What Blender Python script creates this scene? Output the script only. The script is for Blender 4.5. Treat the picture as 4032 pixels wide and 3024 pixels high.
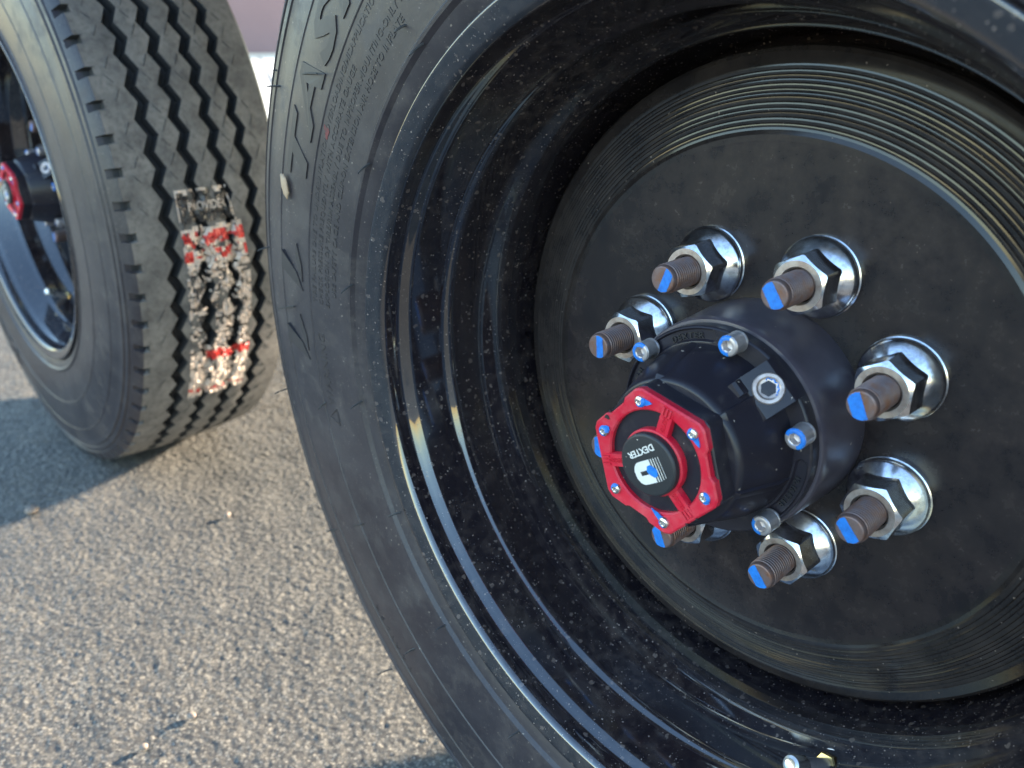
import bpy, bmesh, math, random
import numpy as np
from mathutils import Matrix, Vector, Quaternion

for o in list(bpy.data.objects):
    bpy.data.objects.remove(o)
scene = bpy.context.scene
COL = scene.collection
PI = math.pi
AX = 0.374                      # axle height above the ground (m)
LEFT = -1.0515                  # x of the far axle

# ------------------------------------------------------------------ camera
cd = bpy.data.cameras.new('camera')
cam = bpy.data.objects.new('camera', cd)
COL.objects.link(cam)
cd.sensor_width = 36.0
cd.lens = 28.657
cd.clip_start = 0.01
cd.clip_end = 400
cam.matrix_world = Matrix(((0.7008, -0.2795, 0.6563, 0.2006),
                           (0.7134, 0.2774, -0.6436, -0.3889),
                           (-0.0022, 0.9192, 0.3938, 0.5645),
                           (0, 0, 0, 1)))
cd.dof.use_dof = True
cd.dof.focus_distance = 0.46
cd.dof.aperture_fstop = 8.0
scene.camera = cam

# ------------------------------------------------------------------ sky, sun, exposure
SUN_EL = math.radians(15)
SUN_AZ = math.radians(11)       # from +Y towards +X
world = bpy.data.worlds.new('World')
scene.world = world
world.use_nodes = True
wn = world.node_tree.nodes
wl = world.node_tree.links
for n in list(wn):
    wn.remove(n)
sky = wn.new('ShaderNodeTexSky')
sky.sky_type = 'NISHITA'
sky.sun_disc = False
sky.sun_elevation = SUN_EL
sky.sun_rotation = SUN_AZ
sky.dust_density = 0.2
sky.ozone_density = 2.2
sky.air_density = 1.2
bg = wn.new('ShaderNodeBackground')
bg.inputs['Strength'].default_value = 0.15
wo = wn.new('ShaderNodeOutputWorld')
wl.new(sky.outputs[0], bg.inputs[0])
wl.new(bg.outputs[0], wo.inputs[0])

sd = bpy.data.lights.new('sun', 'SUN')
sd.energy = 5.0
sd.angle = math.radians(2.2)
sd.color = (1.0, 0.85, 0.66)
sun = bpy.data.objects.new('sun', sd)
COL.objects.link(sun)
tosun = Vector((math.sin(SUN_AZ) * math.cos(SUN_EL), math.cos(SUN_AZ) * math.cos(SUN_EL), math.sin(SUN_EL)))
sun.rotation_euler = tosun.to_track_quat('Z', 'Y').to_euler()
sun.location = (2, 6, 4)

scene.view_settings.view_transform = 'Standard'
scene.view_settings.look = 'None'
scene.view_settings.gamma = 1
scene.view_settings.use_curve_mapping = False
scene.view_settings.exposure = 2.55


# ------------------------------------------------------------------ node helpers
class NT:
    def __init__(self, name):
        self.m = bpy.data.materials.new(name)
        self.m.use_nodes = True
        self.t = self.m.node_tree
        self.b = self.t.nodes['Principled BSDF']
        self.out = self.t.nodes['Material Output']
        self.co = None

    def n(self, kind, **kw):
        nd = self.t.nodes.new(kind)
        for k, v in kw.items():
            setattr(nd, k, v)
        return nd

    def l(self, a, b):
        self.t.links.new(a, b)

    def coord(self):
        if not self.co:
            self.co = self.n('ShaderNodeTexCoord')
        return self.co.outputs['Object']

    def noise(self, scale, detail=4, rough=0.6, coord=None):
        nd = self.n('ShaderNodeTexNoise')
        nd.inputs['Scale'].default_value = scale
        nd.inputs['Detail'].default_value = detail
        nd.inputs['Roughness'].default_value = rough
        self.l(coord or self.coord(), nd.inputs['Vector'])
        return nd.outputs['Fac']

    def ramp(self, fac, stops, interp='LINEAR'):
        nd = self.n('ShaderNodeValToRGB')
        nd.color_ramp.interpolation = interp
        el = nd.color_ramp.elements
        while len(el) < len(stops):
            el.new(0.5)
        for e, (p, c) in zip(el, stops):
            e.position = p
            e.color = (c, c, c, 1) if not isinstance(c, tuple) else (*c, 1)
        self.l(fac, nd.inputs['Fac'])
        return nd.outputs['Color']

    def mix(self, fac, a, b):
        nd = self.n('ShaderNodeMix', data_type='RGBA')
        for sock, v in ((nd.inputs[0], fac), (nd.inputs[6], a), (nd.inputs[7], b)):
            if isinstance(v, (int, float)):
                sock.default_value = v
            elif isinstance(v, tuple):
                sock.default_value = (*v, 1)
            else:
                self.l(v, sock)
        return nd.outputs[2]

    def math(self, op, a, b=None, c=None):
        nd = self.n('ShaderNodeMath', operation=op)
        for i, v in enumerate((a, b, c)):
            if v is None:
                continue
            if isinstance(v, (int, float)):
                nd.inputs[i].default_value = v
            else:
                self.l(v, nd.inputs[i])
        return nd.outputs[0]

    def specks(self, scale, size, density, stretch=None):
        """small round marks with random sizes, 1 inside a mark"""
        v = self.n('ShaderNodeTexVoronoi')
        v.inputs['Scale'].default_value = scale
        src = self.coord()
        nz = self.n('ShaderNodeTexNoise')
        nz.inputs['Scale'].default_value = scale * 1.3
        self.l(src, nz.inputs['Vector'])
        mx = self.n('ShaderNodeMix', data_type='VECTOR')
        mx.inputs[0].default_value = 0.35 / scale * 2
        self.l(src, mx.inputs[4])
        self.l(nz.outputs['Color'], mx.inputs[5])
        self.l(mx.outputs[1], v.inputs['Vector'])
        sep = self.n('ShaderNodeSeparateColor')
        self.l(v.outputs['Color'], sep.inputs[0])
        on = self.math('LESS_THAN', sep.outputs[0], density)
        sz = self.math('MULTIPLY', sep.outputs[1], size)
        d = self.math('SUBTRACT', sz, v.outputs['Distance'])
        d = self.math('MULTIPLY', d, 14.0)
        nd = self.n('ShaderNodeClamp')
        self.l(d, nd.inputs[0])
        return self.math('MULTIPLY', nd.outputs[0], on)

    def bump(self, h, strength=0.3, dist=0.001):
        nd = self.n('ShaderNodeBump')
        nd.inputs['Strength'].default_value = strength
        nd.inputs['Distance'].default_value = dist
        self.l(h, nd.inputs['Height'])
        self.l(nd.outputs[0], self.b.inputs['Normal'])

    def set(self, **kw):
        names = dict(color='Base Color', rough='Roughness', metal='Metallic', spec='Specular IOR Level', coat='Coat Weight',
                     coatr='Coat Roughness', ior='IOR', trans='Transmission Weight', aniso='Anisotropic')
        for k, v in kw.items():
            s = self.b.inputs[names[k]]
            if isinstance(v, tuple):
                s.default_value = (*v, 1)
            elif isinstance(v, (int, float)):
                s.default_value = v
            else:
                self.l(v, s)
        return self


M = {}


def build_materials():
    # glossy black enamel of the rim, with road dust, dried drops and pale specks
    t = NT('black_gloss_enamel')
    big = t.ramp(t.noise(7, 4, 0.6), [(0.35, 0.0), (0.70, 1.0)])
    mot = t.ramp(t.noise(130, 6, 0.7), [(0.45, 0.0), (0.70, 1.0)])
    dust = t.math('MULTIPLY', big, mot)
    drops = t.specks(230, 0.42, 0.34)
    fine = t.specks(560, 0.33, 0.22)
    tiny = t.specks(1100, 0.36, 0.16)
    marks = t.math('MAXIMUM', t.math('MULTIPLY', drops, 0.22), t.math('MULTIPLY', fine, 0.62))
    marks = t.math('MAXIMUM', marks, t.math('MULTIPLY', tiny, 0.42))
    marks = t.math('MULTIPLY', marks, t.math('ADD', t.math('MULTIPLY', big, 0.80), 0.70))
    allm = t.math('MAXIMUM', t.math('MULTIPLY', dust, 0.21), marks)
    t.set(color=t.mix(allm, (0.0105, 0.0085, 0.0115), (0.33, 0.25, 0.21)),
          rough=t.math('ADD', t.math('MULTIPLY', allm, 0.6), 0.04), ior=2.1)
    M['rim'] = t.m

    t = NT('dusty_black_disc_paint')
    big = t.ramp(t.noise(7, 5, 0.6), [(0.30, 0.0), (0.75, 1.0)])
    smear = t.ramp(t.noise(38, 10, 0.74), [(0.34, 0.0), (0.86, 1.0)])
    fine = t.specks(430, 0.28, 0.10)
    tiny = t.specks(900, 0.34, 0.12)
    film = t.math('MULTIPLY', smear, t.math('ADD', t.math('MULTIPLY', big, 0.18), 0.03))
    allm = t.math('MAXIMUM', film, t.math('MAXIMUM', t.math('MULTIPLY', fine, 0.55), t.math('MULTIPLY', tiny, 0.22)))
    t.set(color=t.mix(allm, (0.0085, 0.0064, 0.0080), (0.29, 0.20, 0.165)),
          rough=t.math('ADD', t.math('MULTIPLY', smear, 0.22), 0.17), spec=0.42)
    M['disc'] = t.m

    t = NT('turned_black_flank')
    fine = t.specks(420, 0.30, 0.10)
    dst = t.ramp(t.noise(38, 9, 0.74), [(0.34, 0.1), (0.86, 1.0)])
    allm = t.math('MAXIMUM', t.math('MULTIPLY', fine, 0.6), t.math('MULTIPLY', dst, 0.15))
    t.set(color=t.mix(allm, (0.007, 0.006, 0.007), (0.22, 0.165, 0.135)), rough=t.math('ADD', t.math('MULTIPLY', allm, 0.5), 0.10), ior=1.45)
    M['flank'] = t.m

    t = NT('hub_purple_black_anodised')
    nz = t.noise(40, 6, 0.6)
    fine = t.specks(260, 0.26, 0.07)
    t.set(color=t.mix(t.math('MULTIPLY', fine, 0.9), t.mix(t.ramp(nz, [(0.35, 0.0), (0.75, 1.0)]), (0.045, 0.037, 0.050), (0.085, 0.072, 0.090)), (0.45, 0.37, 0.30)),
          rough=0.36, spec=0.8)
    t.bump(t.noise(1500, 3), 0.12, 0.0003)
    M['hub'] = t.m

    t = NT('black_cast_cap_paint')
    nz = t.ramp(t.noise(60, 7, 0.7), [(0.55, 0.0), (0.80, 0.5)])
    fine = t.specks(330, 0.28, 0.15)
    allm = t.math('MAXIMUM', t.math('MULTIPLY', nz, 0.22), t.math('MULTIPLY', fine, 0.9))
    t.set(color=t.mix(allm, (0.018, 0.0155, 0.022), (0.36, 0.30, 0.25)), rough=t.math('ADD', t.math('MULTIPLY', nz, 0.3), 0.33), spec=0.38)
    t.bump(t.noise(900, 3), 0.15, 0.0004)
    M['cap'] = t.m

    t = NT('red_anodised_ring')
    nz = t.ramp(t.noise(110, 8, 0.75), [(0.46, 0.0), (0.8, 0.9)])
    t.set(color=t.mix(t.math('MULTIPLY', nz, 0.32), (0.55, 0.007, 0.030), (0.60, 0.24, 0.24)), rough=0.42, spec=0.5)
    M['red'] = t.m

    t = NT('zinc_plated_nut')
    nz = t.noise(300, 6, 0.7)
    bl = t.noise(60, 3)
    t.set(color=t.mix(t.ramp(nz, [(0.45, 0.0), (0.72, 1.0)]), (0.70, 0.70, 0.73), (0.40, 0.38, 0.39)),
          rough=t.math('ADD', t.math('MULTIPLY', t.ramp(bl, [(0.4, 0.0), (0.7, 1.0)]), 0.14), 0.13), metal=1.0)
    t.bump(nz, 0.05, 0.0004)
    M['zinc'] = t.m

    t = NT('nut_face_matt_zinc')
    nz = t.noise(220, 5, 0.65)
    t.set(color=t.mix(t.ramp(nz, [(0.4, 0.0), (0.7, 1.0)]), (0.50, 0.43, 0.40), (0.33, 0.25, 0.22)), rough=0.42, metal=0.8)
    M['zincface'] = t.m

    t = NT('brown_phosphate_stud')
    nz = t.noise(260, 6, 0.7)
    rust = t.ramp(t.noise(180, 6, 0.7), [(0.46, 0.0), (0.68, 0.75)])
    t.set(color=t.mix(rust, t.mix(nz, (0.09, 0.062, 0.066), (0.25, 0.18, 0.17)), (0.20, 0.08, 0.035)), rough=0.48, metal=0.5)
    M['stud'] = t.m

    t = NT('thread_root_shade')
    t.set(color=(0.020, 0.014, 0.013), rough=0.8)  # painted shade for the thread valleys, so the thread shows
    M['rootshade'] = t.m

    t = NT('blue_torque_paint')
    nz = t.noise(400, 4)
    t.set(color=t.mix(t.ramp(t.noise(330, 6, 0.7), [(0.40, 0.0), (0.72, 1.0)]), (0.014, 0.19, 0.64), (0.012, 0.11, 0.40)), rough=0.42)
    t.bump(t.noise(600, 3), 0.2, 0.0003)
    M['blue'] = t.m

    t = NT('socket_bolt_steel')
    nz = t.noise(350, 4)
    t.set(color=t.mix(nz, (0.66, 0.62, 0.62), (0.42, 0.38, 0.39)), rough=0.36, metal=0.75)
    M['bolt'] = t.m

    t = NT('bright_screw_steel')
    t.set(color=(0.66, 0.63, 0.60), rough=0.27, metal=0.95)
    M['screw'] = t.m

    t = NT('black_button_plastic')
    fine = t.specks(500, 0.25, 0.05)
    t.set(color=t.mix(fine, (0.020, 0.021, 0.024), (0.5, 0.45, 0.4)), rough=0.48)
    M['button'] = t.m

    t = NT('logo_white_print')
    t.set(color=t.mix(t.noise(300, 3), (0.62, 0.60, 0.56), (0.74, 0.72, 0.68)), rough=0.45)
    M['white'] = t.m

    t = NT('oily_sight_window')
    nz = t.noise(120, 5)
    t.set(color=t.mix(nz, (0.010, 0.007, 0.005), (0.06, 0.045, 0.030)), rough=0.16, spec=0.5)
    M['window'] = t.m

    # tyre rubber
    t = NT('sidewall_rubber')
    big = t.noise(14, 6, 0.65)
    fine = t.specks(380, 0.30, 0.16)
    tiny = t.specks(900, 0.34, 0.14)
    sm = t.noise(240, 5, 0.7)
    smear = t.ramp(t.noise(45, 7, 0.72), [(0.50, 0.0), (0.72, 1.0)])
    base = t.mix(t.ramp(big, [(0.35, 0.0), (0.7, 1.0)]), (0.023, 0.019, 0.024), (0.048, 0.041, 0.045))
    base = t.mix(t.math('MULTIPLY', smear, 0.30), base, (0.13, 0.108, 0.095))
    base = t.mix(t.ramp(sm, [(0.55, 0.0), (0.75, 0.25)]), base, (0.11, 0.095, 0.085))
    mk = t.math('MAXIMUM', t.math('MULTIPLY', fine, 0.50), t.math('MULTIPLY', tiny, 0.35))
    t.set(color=t.mix(mk, base, (0.34, 0.28, 0.23)), rough=t.math('ADD', t.math('MULTIPLY', smear, 0.20), 0.40), spec=0.45)
    t.bump(sm, 0.22, 0.0006)
    M['rubber'] = t.m

    t = NT('tread_rubber_dusty')
    big = t.noise(30, 6, 0.6)
    sm = t.noise(170, 6, 0.7)
    base = t.mix(t.ramp(big, [(0.3, 0.0), (0.7, 1.0)]), (0.100, 0.094, 0.092), (0.215, 0.200, 0.188))
    t.set(color=t.mix(t.ramp(sm, [(0.45, 0.0), (0.75, 0.6)]), base, (0.035, 0.033, 0.033)), rough=0.75, spec=0.3)
    t.bump(sm, 0.35, 0.001)
    M['tread'] = t.m

    t = NT('groove_rubber')
    t.set(color=(0.020, 0.020, 0.022), rough=0.6)
    M['groove'] = t.m

    t = NT('raised_letter_rubber')
    t.set(color=t.mix(t.noise(150, 5), (0.016, 0.013, 0.016), (0.042, 0.036, 0.037)), rough=0.5)
    M['letter'] = t.m

    t = NT('cast_letter_black')
    t.set(color=(0.020, 0.019, 0.021), rough=0.4)
    M['castletter'] = t.m

    t = NT('red_letter')
    t.set(color=(0.55, 0.010, 0.030), rough=0.4)
    M['redletter'] = t.m

    for nm, c, r in (('sticker_silver', (0.62, 0.52, 0.46), 0.3), ('sticker_red', (0.62, 0.035, 0.03), 0.35), ('sticker_black', (0.045, 0.04, 0.04), 0.35),
                     ('sticker_cream', (0.60, 0.49, 0.42), 0.4)):
        t = NT(nm)
        nz = t.noise(150, 5, 0.65)
        t.set(color=t.mix(t.ramp(nz, [(0.50, 0.0), (0.72, 0.6)]), c, (c[0] * 0.35, c[1] * 0.33, c[2] * 0.30)), rough=r, metal=0.25 if 'silver' in nm else 0.0)
        t.bump(t.noise(140, 3), 0.35, 0.0015)
        M[nm] = t.m

    t = NT('brass_valve')
    t.set(color=(0.55, 0.38, 0.16), rough=0.22, metal=1.0)
    M['brass'] = t.m

    t = NT('seed_husk_tan')
    t.set(color=t.mix(t.noise(300, 4), (0.52, 0.37, 0.25), (0.30, 0.20, 0.12)), rough=0.7)
    M['seed'] = t.m

    t = NT('red_crayon_mark')
    t.set(color=t.mix(t.noise(300, 4), (0.20, 0.03, 0.03), (0.08, 0.03, 0.03)), rough=0.7)
    M['crayon'] = t.m

    # asphalt: aggregate of tan, grey and dark stones in binder
    t = NT('asphalt')
    v = t.n('ShaderNodeTexVoronoi')
    v.inputs['Scale'].default_value = 400
    t.l(t.coord(), v.inputs['Vector'])
    sep = t.n('ShaderNodeSeparateColor')
    t.l(v.outputs['Color'], sep.inputs[0])
    stone = t.ramp(sep.outputs[0], [(0.0, (0.05, 0.048, 0.046)), (0.35, (0.112, 0.106, 0.097)), (0.65, (0.178, 0.166, 0.143)), (1.0, (0.32, 0.295, 0.25))])
    gap = t.ramp(v.outputs['Distance'], [(0.30, 0.0), (0.62, 1.0)])
    big = t.ramp(t.noise(6, 7, 0.65), [(0.35, 0.0), (0.65, 1.0)])
    c = t.mix(t.math('MULTIPLY', gap, 0.55), stone, (0.045, 0.044, 0.043))
    c = t.mix(t.math('MULTIPLY', big, 0.42), c, (0.07, 0.068, 0.066))
    t.set(color=c, rough=t.math('ADD', t.math('MULTIPLY', sep.outputs[1], 0.35), 0.42), spec=0.45)
    t.bump(t.noise(900, 4, 0.7), 0.5, 0.0012)
    M['asphalt'] = t.m

    t = NT('pale_concrete')
    t.set(color=t.mix(t.noise(3, 6), (0.62, 0.58, 0.50), (0.74, 0.70, 0.62)), rough=0.8)
    M['concrete'] = t.m

    t = NT('dusky_pink_wall_paint')
    t.set(color=t.mix(t.noise(1.5, 5), (0.20, 0.125, 0.125), (0.235, 0.15, 0.148)), rough=0.7)
    M['wall'] = t.m
    t = NT('wall_base_cream')
    t.set(color=(0.62, 0.54, 0.46), rough=0.7)
    M['wallbase'] = t.m

    t = NT('pebble_stone')
    t.set(color=t.mix(t.noise(120, 4), (0.20, 0.155, 0.125), (0.30, 0.24, 0.20)), rough=0.7)
    M['pebble'] = t.m


build_materials()


# ------------------------------------------------------------------ mesh helpers (wheel frame: x right, y up, z outward, millimetres)
def W(x, y, z):
    return (x * 0.001, -z * 0.001, y * 0.001)


def link(o, parent=None):
    COL.objects.link(o)
    if parent is not None:
        o.parent = parent
    return o


def mesh_obj(name, verts, faces, mats, parent=None, smooth=35, midx=None, conv=True):
    me = bpy.data.meshes.new(name)
    if conv:
        v = np.asarray(verts, dtype=float).reshape(-1, 3)
        v = np.stack([v[:, 0], -v[:, 2], v[:, 1]], 1) * 0.001
        me.from_pydata(v.tolist(), [], [tuple(f) for f in faces])
    else:
        me.from_pydata([tuple(p) for p in verts], [], [tuple(f) for f in faces])
    if not isinstance(mats, (list, tuple)):
        mats = [mats]
    for m in mats:
        me.materials.append(M[m])
    if midx is not None:
        me.polygons.foreach_set('material_index', midx)
    bm = bmesh.new()
    bm.from_mesh(me)
    bmesh.ops.recalc_face_normals(bm, faces=bm.faces)
    bm.to_mesh(me)
    bm.free()
    if smooth:
        me.shade_smooth()
        me.set_sharp_from_angle(angle=math.radians(smooth))
    o = bpy.data.objects.new(name, me)
    return link(o, parent)


class MB:
    """collects verts and faces with material indices"""
    def __init__(self):
        self.v, self.f, self.m = [], [], []

    def add(self, verts, faces, mi=0):
        b = len(self.v)
        self.v += [tuple(p) for p in verts]
        self.f += [tuple(i + b for i in f) for f in faces]
        self.m += [mi] * len(faces)

    def lathe(self, prof, n=96, mi=0, c=(0, 0), th0=0.0):
        """prof: (r, z) points; wheel axis through c"""
        vs = []
        for k in range(n):
            a = th0 + 2 * PI * k / n
            ca, sa = math.cos(a), math.sin(a)
            for r, z in prof:
                vs.append((c[0] + r * ca, c[1] + r * sa, z))
        m = len(prof)
        fs = []
        mis = []
        for k in range(n):
            k2 = (k + 1) % n
            for i in range(m - 1):
                a, b, d, e = k * m + i, k * m + i + 1, k2 * m + i + 1, k2 * m + i
                if prof[i][0] == 0 and prof[i + 1][0] == 0:
                    continue
                if prof[i][0] == 0:
                    fs.append((a, b, d))
                elif prof[i + 1][0] == 0:
                    fs.append((a, b, e))
                else:
                    fs.append((a, b, d, e))
        self.add(vs, fs, mi)

    def prism(self, poly, z0, z1, mi=0, xf=None, bevel=0.0):
        """poly: list of (u, v); extruded z0..z1 with an optional bevelled top"""
        n = len(poly)
        cx = sum(p[0] for p in poly) / n
        cy = sum(p[1] for p in poly) / n
        rings = [(z0, 1.0, 0)]
        if bevel:
            rings += [(z1 - bevel, 1.0, 0), (z1, 1.0, bevel)]
        else:
            rings += [(z1, 1.0, 0)]
        vs = []
        for z, s, ins in rings:
            for u, v in poly:
                d = math.hypot(u - cx, v - cy)
                k = (d - ins) / d if d else 1
                vs.append((cx + (u - cx) * k, cy + (v - cy) * k, z))
        fs = []
        for j in range(len(rings) - 1):
            for i in range(n):
                i2 = (i + 1) % n
                fs.append((j * n + i, j * n + i2, (j + 1) * n + i2, (j + 1) * n + i))
        fs.append(tuple((len(rings) - 1) * n + i for i in range(n)))
        fs.append(tuple(reversed(range(n))))
        if xf:
            vs = [xf(*p) for p in vs]
        self.add(vs, fs, mi)

    def tube(self, pts, rad, n=6, mi=0):
        pts = [Vector(p) for p in pts]
        vs, fs = [], []
        for i, p in enumerate(pts):
            t = (pts[min(i + 1, len(pts) - 1)] - pts[max(i - 1, 0)]).normalized()
            a = t.orthogonal().normalized()
            b = t.cross(a)
            r = rad[i] if isinstance(rad, (list, tuple)) else rad
            for k in range(n):
                q = p + (a * math.cos(2 * PI * k / n) + b * math.sin(2 * PI * k / n)) * r
                vs.append(tuple(q))
        for i in range(len(pts) - 1):
            for k in range(n):
                k2 = (k + 1) % n
                fs.append((i * n + k, i * n + k2, (i + 1) * n + k2, (i + 1) * n + k))
        fs.append(tuple(range(n)))
        fs.append(tuple((len(pts) - 1) * n + k for k in range(n)))
        self.add(vs, fs, mi)

    def obj(self, name, mats, parent=None, smooth=35):
        return mesh_obj(name, self.v, self.f, mats, parent, smooth, self.m)


_text_cache = {}


def text_geo(s, size, depth, bold=0.0, shear=0.0, space=1.0):
    """returns (verts [(u, v, w)], faces) of extruded lettering centred in u, baseline v = 0, front at w = +depth"""
    key = (s, size, depth, bold, shear, space)
    if key in _text_cache:
        return _text_cache[key]
    cu = bpy.data.curves.new('lettering', 'FONT')
    cu.body = s
    cu.size = size
    cu.extrude = depth
    cu.offset = bold
    cu.shear = shear
    cu.space_character = space
    cu.resolution_u = 2
    cu.align_x = 'CENTER'
    o = bpy.data.objects.new('lettering', cu)
    COL.objects.link(o)
    dg = bpy.context.evaluated_depsgraph_get()
    me = bpy.data.meshes.new_from_object(o.evaluated_get(dg))
    vs = [tuple(v.co) for v in me.vertices]
    fs = [tuple(p.vertices) for p in me.polygons]
    bpy.data.objects.remove(o)
    bpy.data.meshes.remove(me)
    bpy.data.curves.remove(cu)
    _text_cache[key] = (vs, fs)
    return vs, fs


def arc_text(mb, s, r0, th_mid, zfun, size, depth, bold=0.0, shear=0.0, space=1.0, clockwise=True, stretch=1.0, mi=0, height=1.0):
    """lettering bent round the axle; letters stand outward when clockwise"""
    vs, fs = text_geo(s, size, depth, bold, shear, space)
    out = []
    for u, v, w in vs:
        u *= stretch
        v *= height
        if clockwise:
            r = r0 + v
            th = th_mid - u / r0
        else:
            r = r0 - v
            th = th_mid + u / r0
        out.append((r * math.cos(th), r * math.sin(th), zfun(r) + w))
    mb.add(out, fs, mi)


def flat_text(mb, s, origin, ang, z, size, depth, bold=0.0, space=1.0, stretch=1.0, mi=0):
    vs, fs = text_geo(s, size, depth, bold, 0.0, space)
    c, sn = math.cos(ang), math.sin(ang)
    mb.add([(origin[0] + (u * stretch) * c - v * sn, origin[1] + (u * stretch) * sn + v * c, z + w) for u, v, w in vs], fs, mi)


def clip_disc(r, ang, lo, hi, n=40):
    """outline of a disc of radius r cut by two chords perpendicular to the direction ang"""
    pts = []
    for k in range(n):
        a = 2 * PI * k / n
        x, y = r * math.cos(a), r * math.sin(a)
        x = min(max(x, lo), hi)
        lim = math.sqrt(max(r * r - x * x, 0))
        y = max(-lim, min(lim, y))
        pts.append((x, y))
    res = []
    for p in pts:
        if not res or math.hypot(p[0] - res[-1][0], p[1] - res[-1][1]) > 1e-3:
            res.append(p)
    ca, sa = math.cos(ang), math.sin(ang)
    return [(x * ca - y * sa, x * sa + y * ca) for x, y in res]


# ------------------------------------------------------------------ the setting: asphalt, concrete, far wall
def build_ground():
    rng = np.random.default_rng(7)
    step = 0.0016
    xs = np.arange(-1.65, -0.10, step)
    ys = np.arange(-0.46, 0.40, step)
    nx, ny = len(xs), len(ys)

    def smooth(a, s):
        k = np.exp(-0.5 * (np.arange(-3 * int(s + 1), 3 * int(s + 1) + 1) / s) ** 2)
        k /= k.sum()
        for ax in (0, 1):
            a = np.apply_along_axis(lambda m: np.convolve(np.pad(m, len(k) // 2, mode='wrap'), k, 'valid'), ax, a)
        return a / a.std()

    h = 0.00028 * smooth(rng.standard_normal((ny, nx)), 0.8)
    s2 = smooth(rng.standard_normal((ny, nx)), 1.5)
    h += 0.00020 * np.clip(s2, -1.7, 0.9) + 0.0004 * smooth(rng.standard_normal((ny, nx)), 9.0)
    h -= 0.0022
    # fade the relief out at the edge of the fine patch
    ex = np.clip(np.minimum(np.arange(nx), np.arange(nx)[::-1]) / 25.0, 0, 1)
    ey = np.clip(np.minimum(np.arange(ny), np.arange(ny)[::-1]) / 25.0, 0, 1)
    h *= ey[:, None] * ex[None, :]
    # extend to the horizon with ever larger steps
    ext = np.array([0.05, 0.15, 0.4, 1, 2.5, 6, 15, 40, 90])
    X = np.concatenate([xs[0] - ext[::-1], xs, xs[-1] + ext])
    Y = np.concatenate([ys[0] - ext[::-1], ys, ys[-1] + ext])
    H = np.zeros((len(Y), len(X)))
    e = len(ext)
    H[e:e + ny, e:e + nx] = h
    gx, gy = np.meshgrid(X, Y)
    v = np.stack([gx.ravel(), gy.ravel(), H.ravel()], 1).astype(np.float32)
    NX, NY = len(X), len(Y)
    i = (np.arange(NY - 1)[:, None] * NX + np.arange(NX - 1)[None, :]).ravel()
    q = np.stack([i, i + 1, i + 1 + NX, i + NX], 1).astype(np.int32)
    me = bpy.data.meshes.new('ground')
    me.vertices.add(len(v))
    me.vertices.foreach_set('co', v.ravel())
    me.loops.add(q.size)
    me.loops.foreach_set('vertex_index', q.ravel())
    me.polygons.add(len(q))
    me.polygons.foreach_set('loop_start', np.arange(0, q.size, 4, dtype=np.int32))
    me.polygons.foreach_set('loop_total', np.full(len(q), 4, dtype=np.int32))
    me.update(calc_edges=True)
    me.validate()
    me.shade_smooth()
    me.materials.append(M['asphalt'])
    o = link(bpy.data.objects.new('ground', me))
    o['kind'] = 'structure'
    o['label'] = 'rough grey asphalt yard in low warm sunlight'

    # pale sunlit concrete beyond, two slabs with a joint between them
    def quad(name, pts, z, mat):
        me = bpy.data.meshes.new(name)
        n = len(pts)
        vs = [(*p, z) for p in pts] + [(*p, -0.1) for p in pts]
        fs = [tuple(range(n))] + [(i, i + n, (i + 1) % n + n, (i + 1) % n) for i in range(n)]
        me.from_pydata(vs, [], fs)
        me.materials.append(M[mat])
        ob = link(bpy.data.objects.new(name, me))
        ob['kind'] = 'structure'
        return ob
    quad('concrete_apron', [(-30, 2.4), (-4.55, 2.4), (-9.55, 4.99), (-19.0, 10.02), (-23.6, 12.4), (-30, 12.4)], 0.006, 'concrete').__setitem__('label', 'pale sunlit concrete slab between the tyres')
    quad('concrete_apron', [(-4.30, 2.4), (-3.5, 2.4), (-3.5, 20), (-23.3, 20), (-23.3, 12.35), (-18.72, 9.93), (-9.30, 4.94)], 0.006, 'concrete').__setitem__('label', 'pale sunlit concrete slab beside the near tyre')

    # dusky pink building wall far behind, facing the camera
    d = Vector((-0.888, 0.459, 0)).normalized()
    p = Vector((-21.9, 11.3, 0)) * 1.02
    side = Vector((-d.y, d.x, 0))
    root = link(bpy.data.objects.new('building_wall', None))
    root.location = p
    root['label'] = 'dusky pink building wall far off between the two tyres'
    root['category'] = 'wall'

    def slab(name, z0, z1, off, th, mat):
        vs = []
        for s in (-7, 7):
            for t in (off, off + th):
                for z in (z0, z1):
                    q = side * s + d * t
                    vs.append((q.x, q.y, z))
        fs = [(0, 1, 3, 2), (4, 6, 7, 5), (0, 2, 6, 4), (1, 5, 7, 3), (0, 4, 5, 1), (2, 3, 7, 6)]
        mesh_obj(name, vs, fs, mat, root, 0, conv=False)
    slab('wall_panel', 0.10, 3.4, 0.0, 0.3, 'wall')
    slab('base_course', 0.0, 0.098, -0.05, 0.30, 'wallbase')


build_ground()


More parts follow.
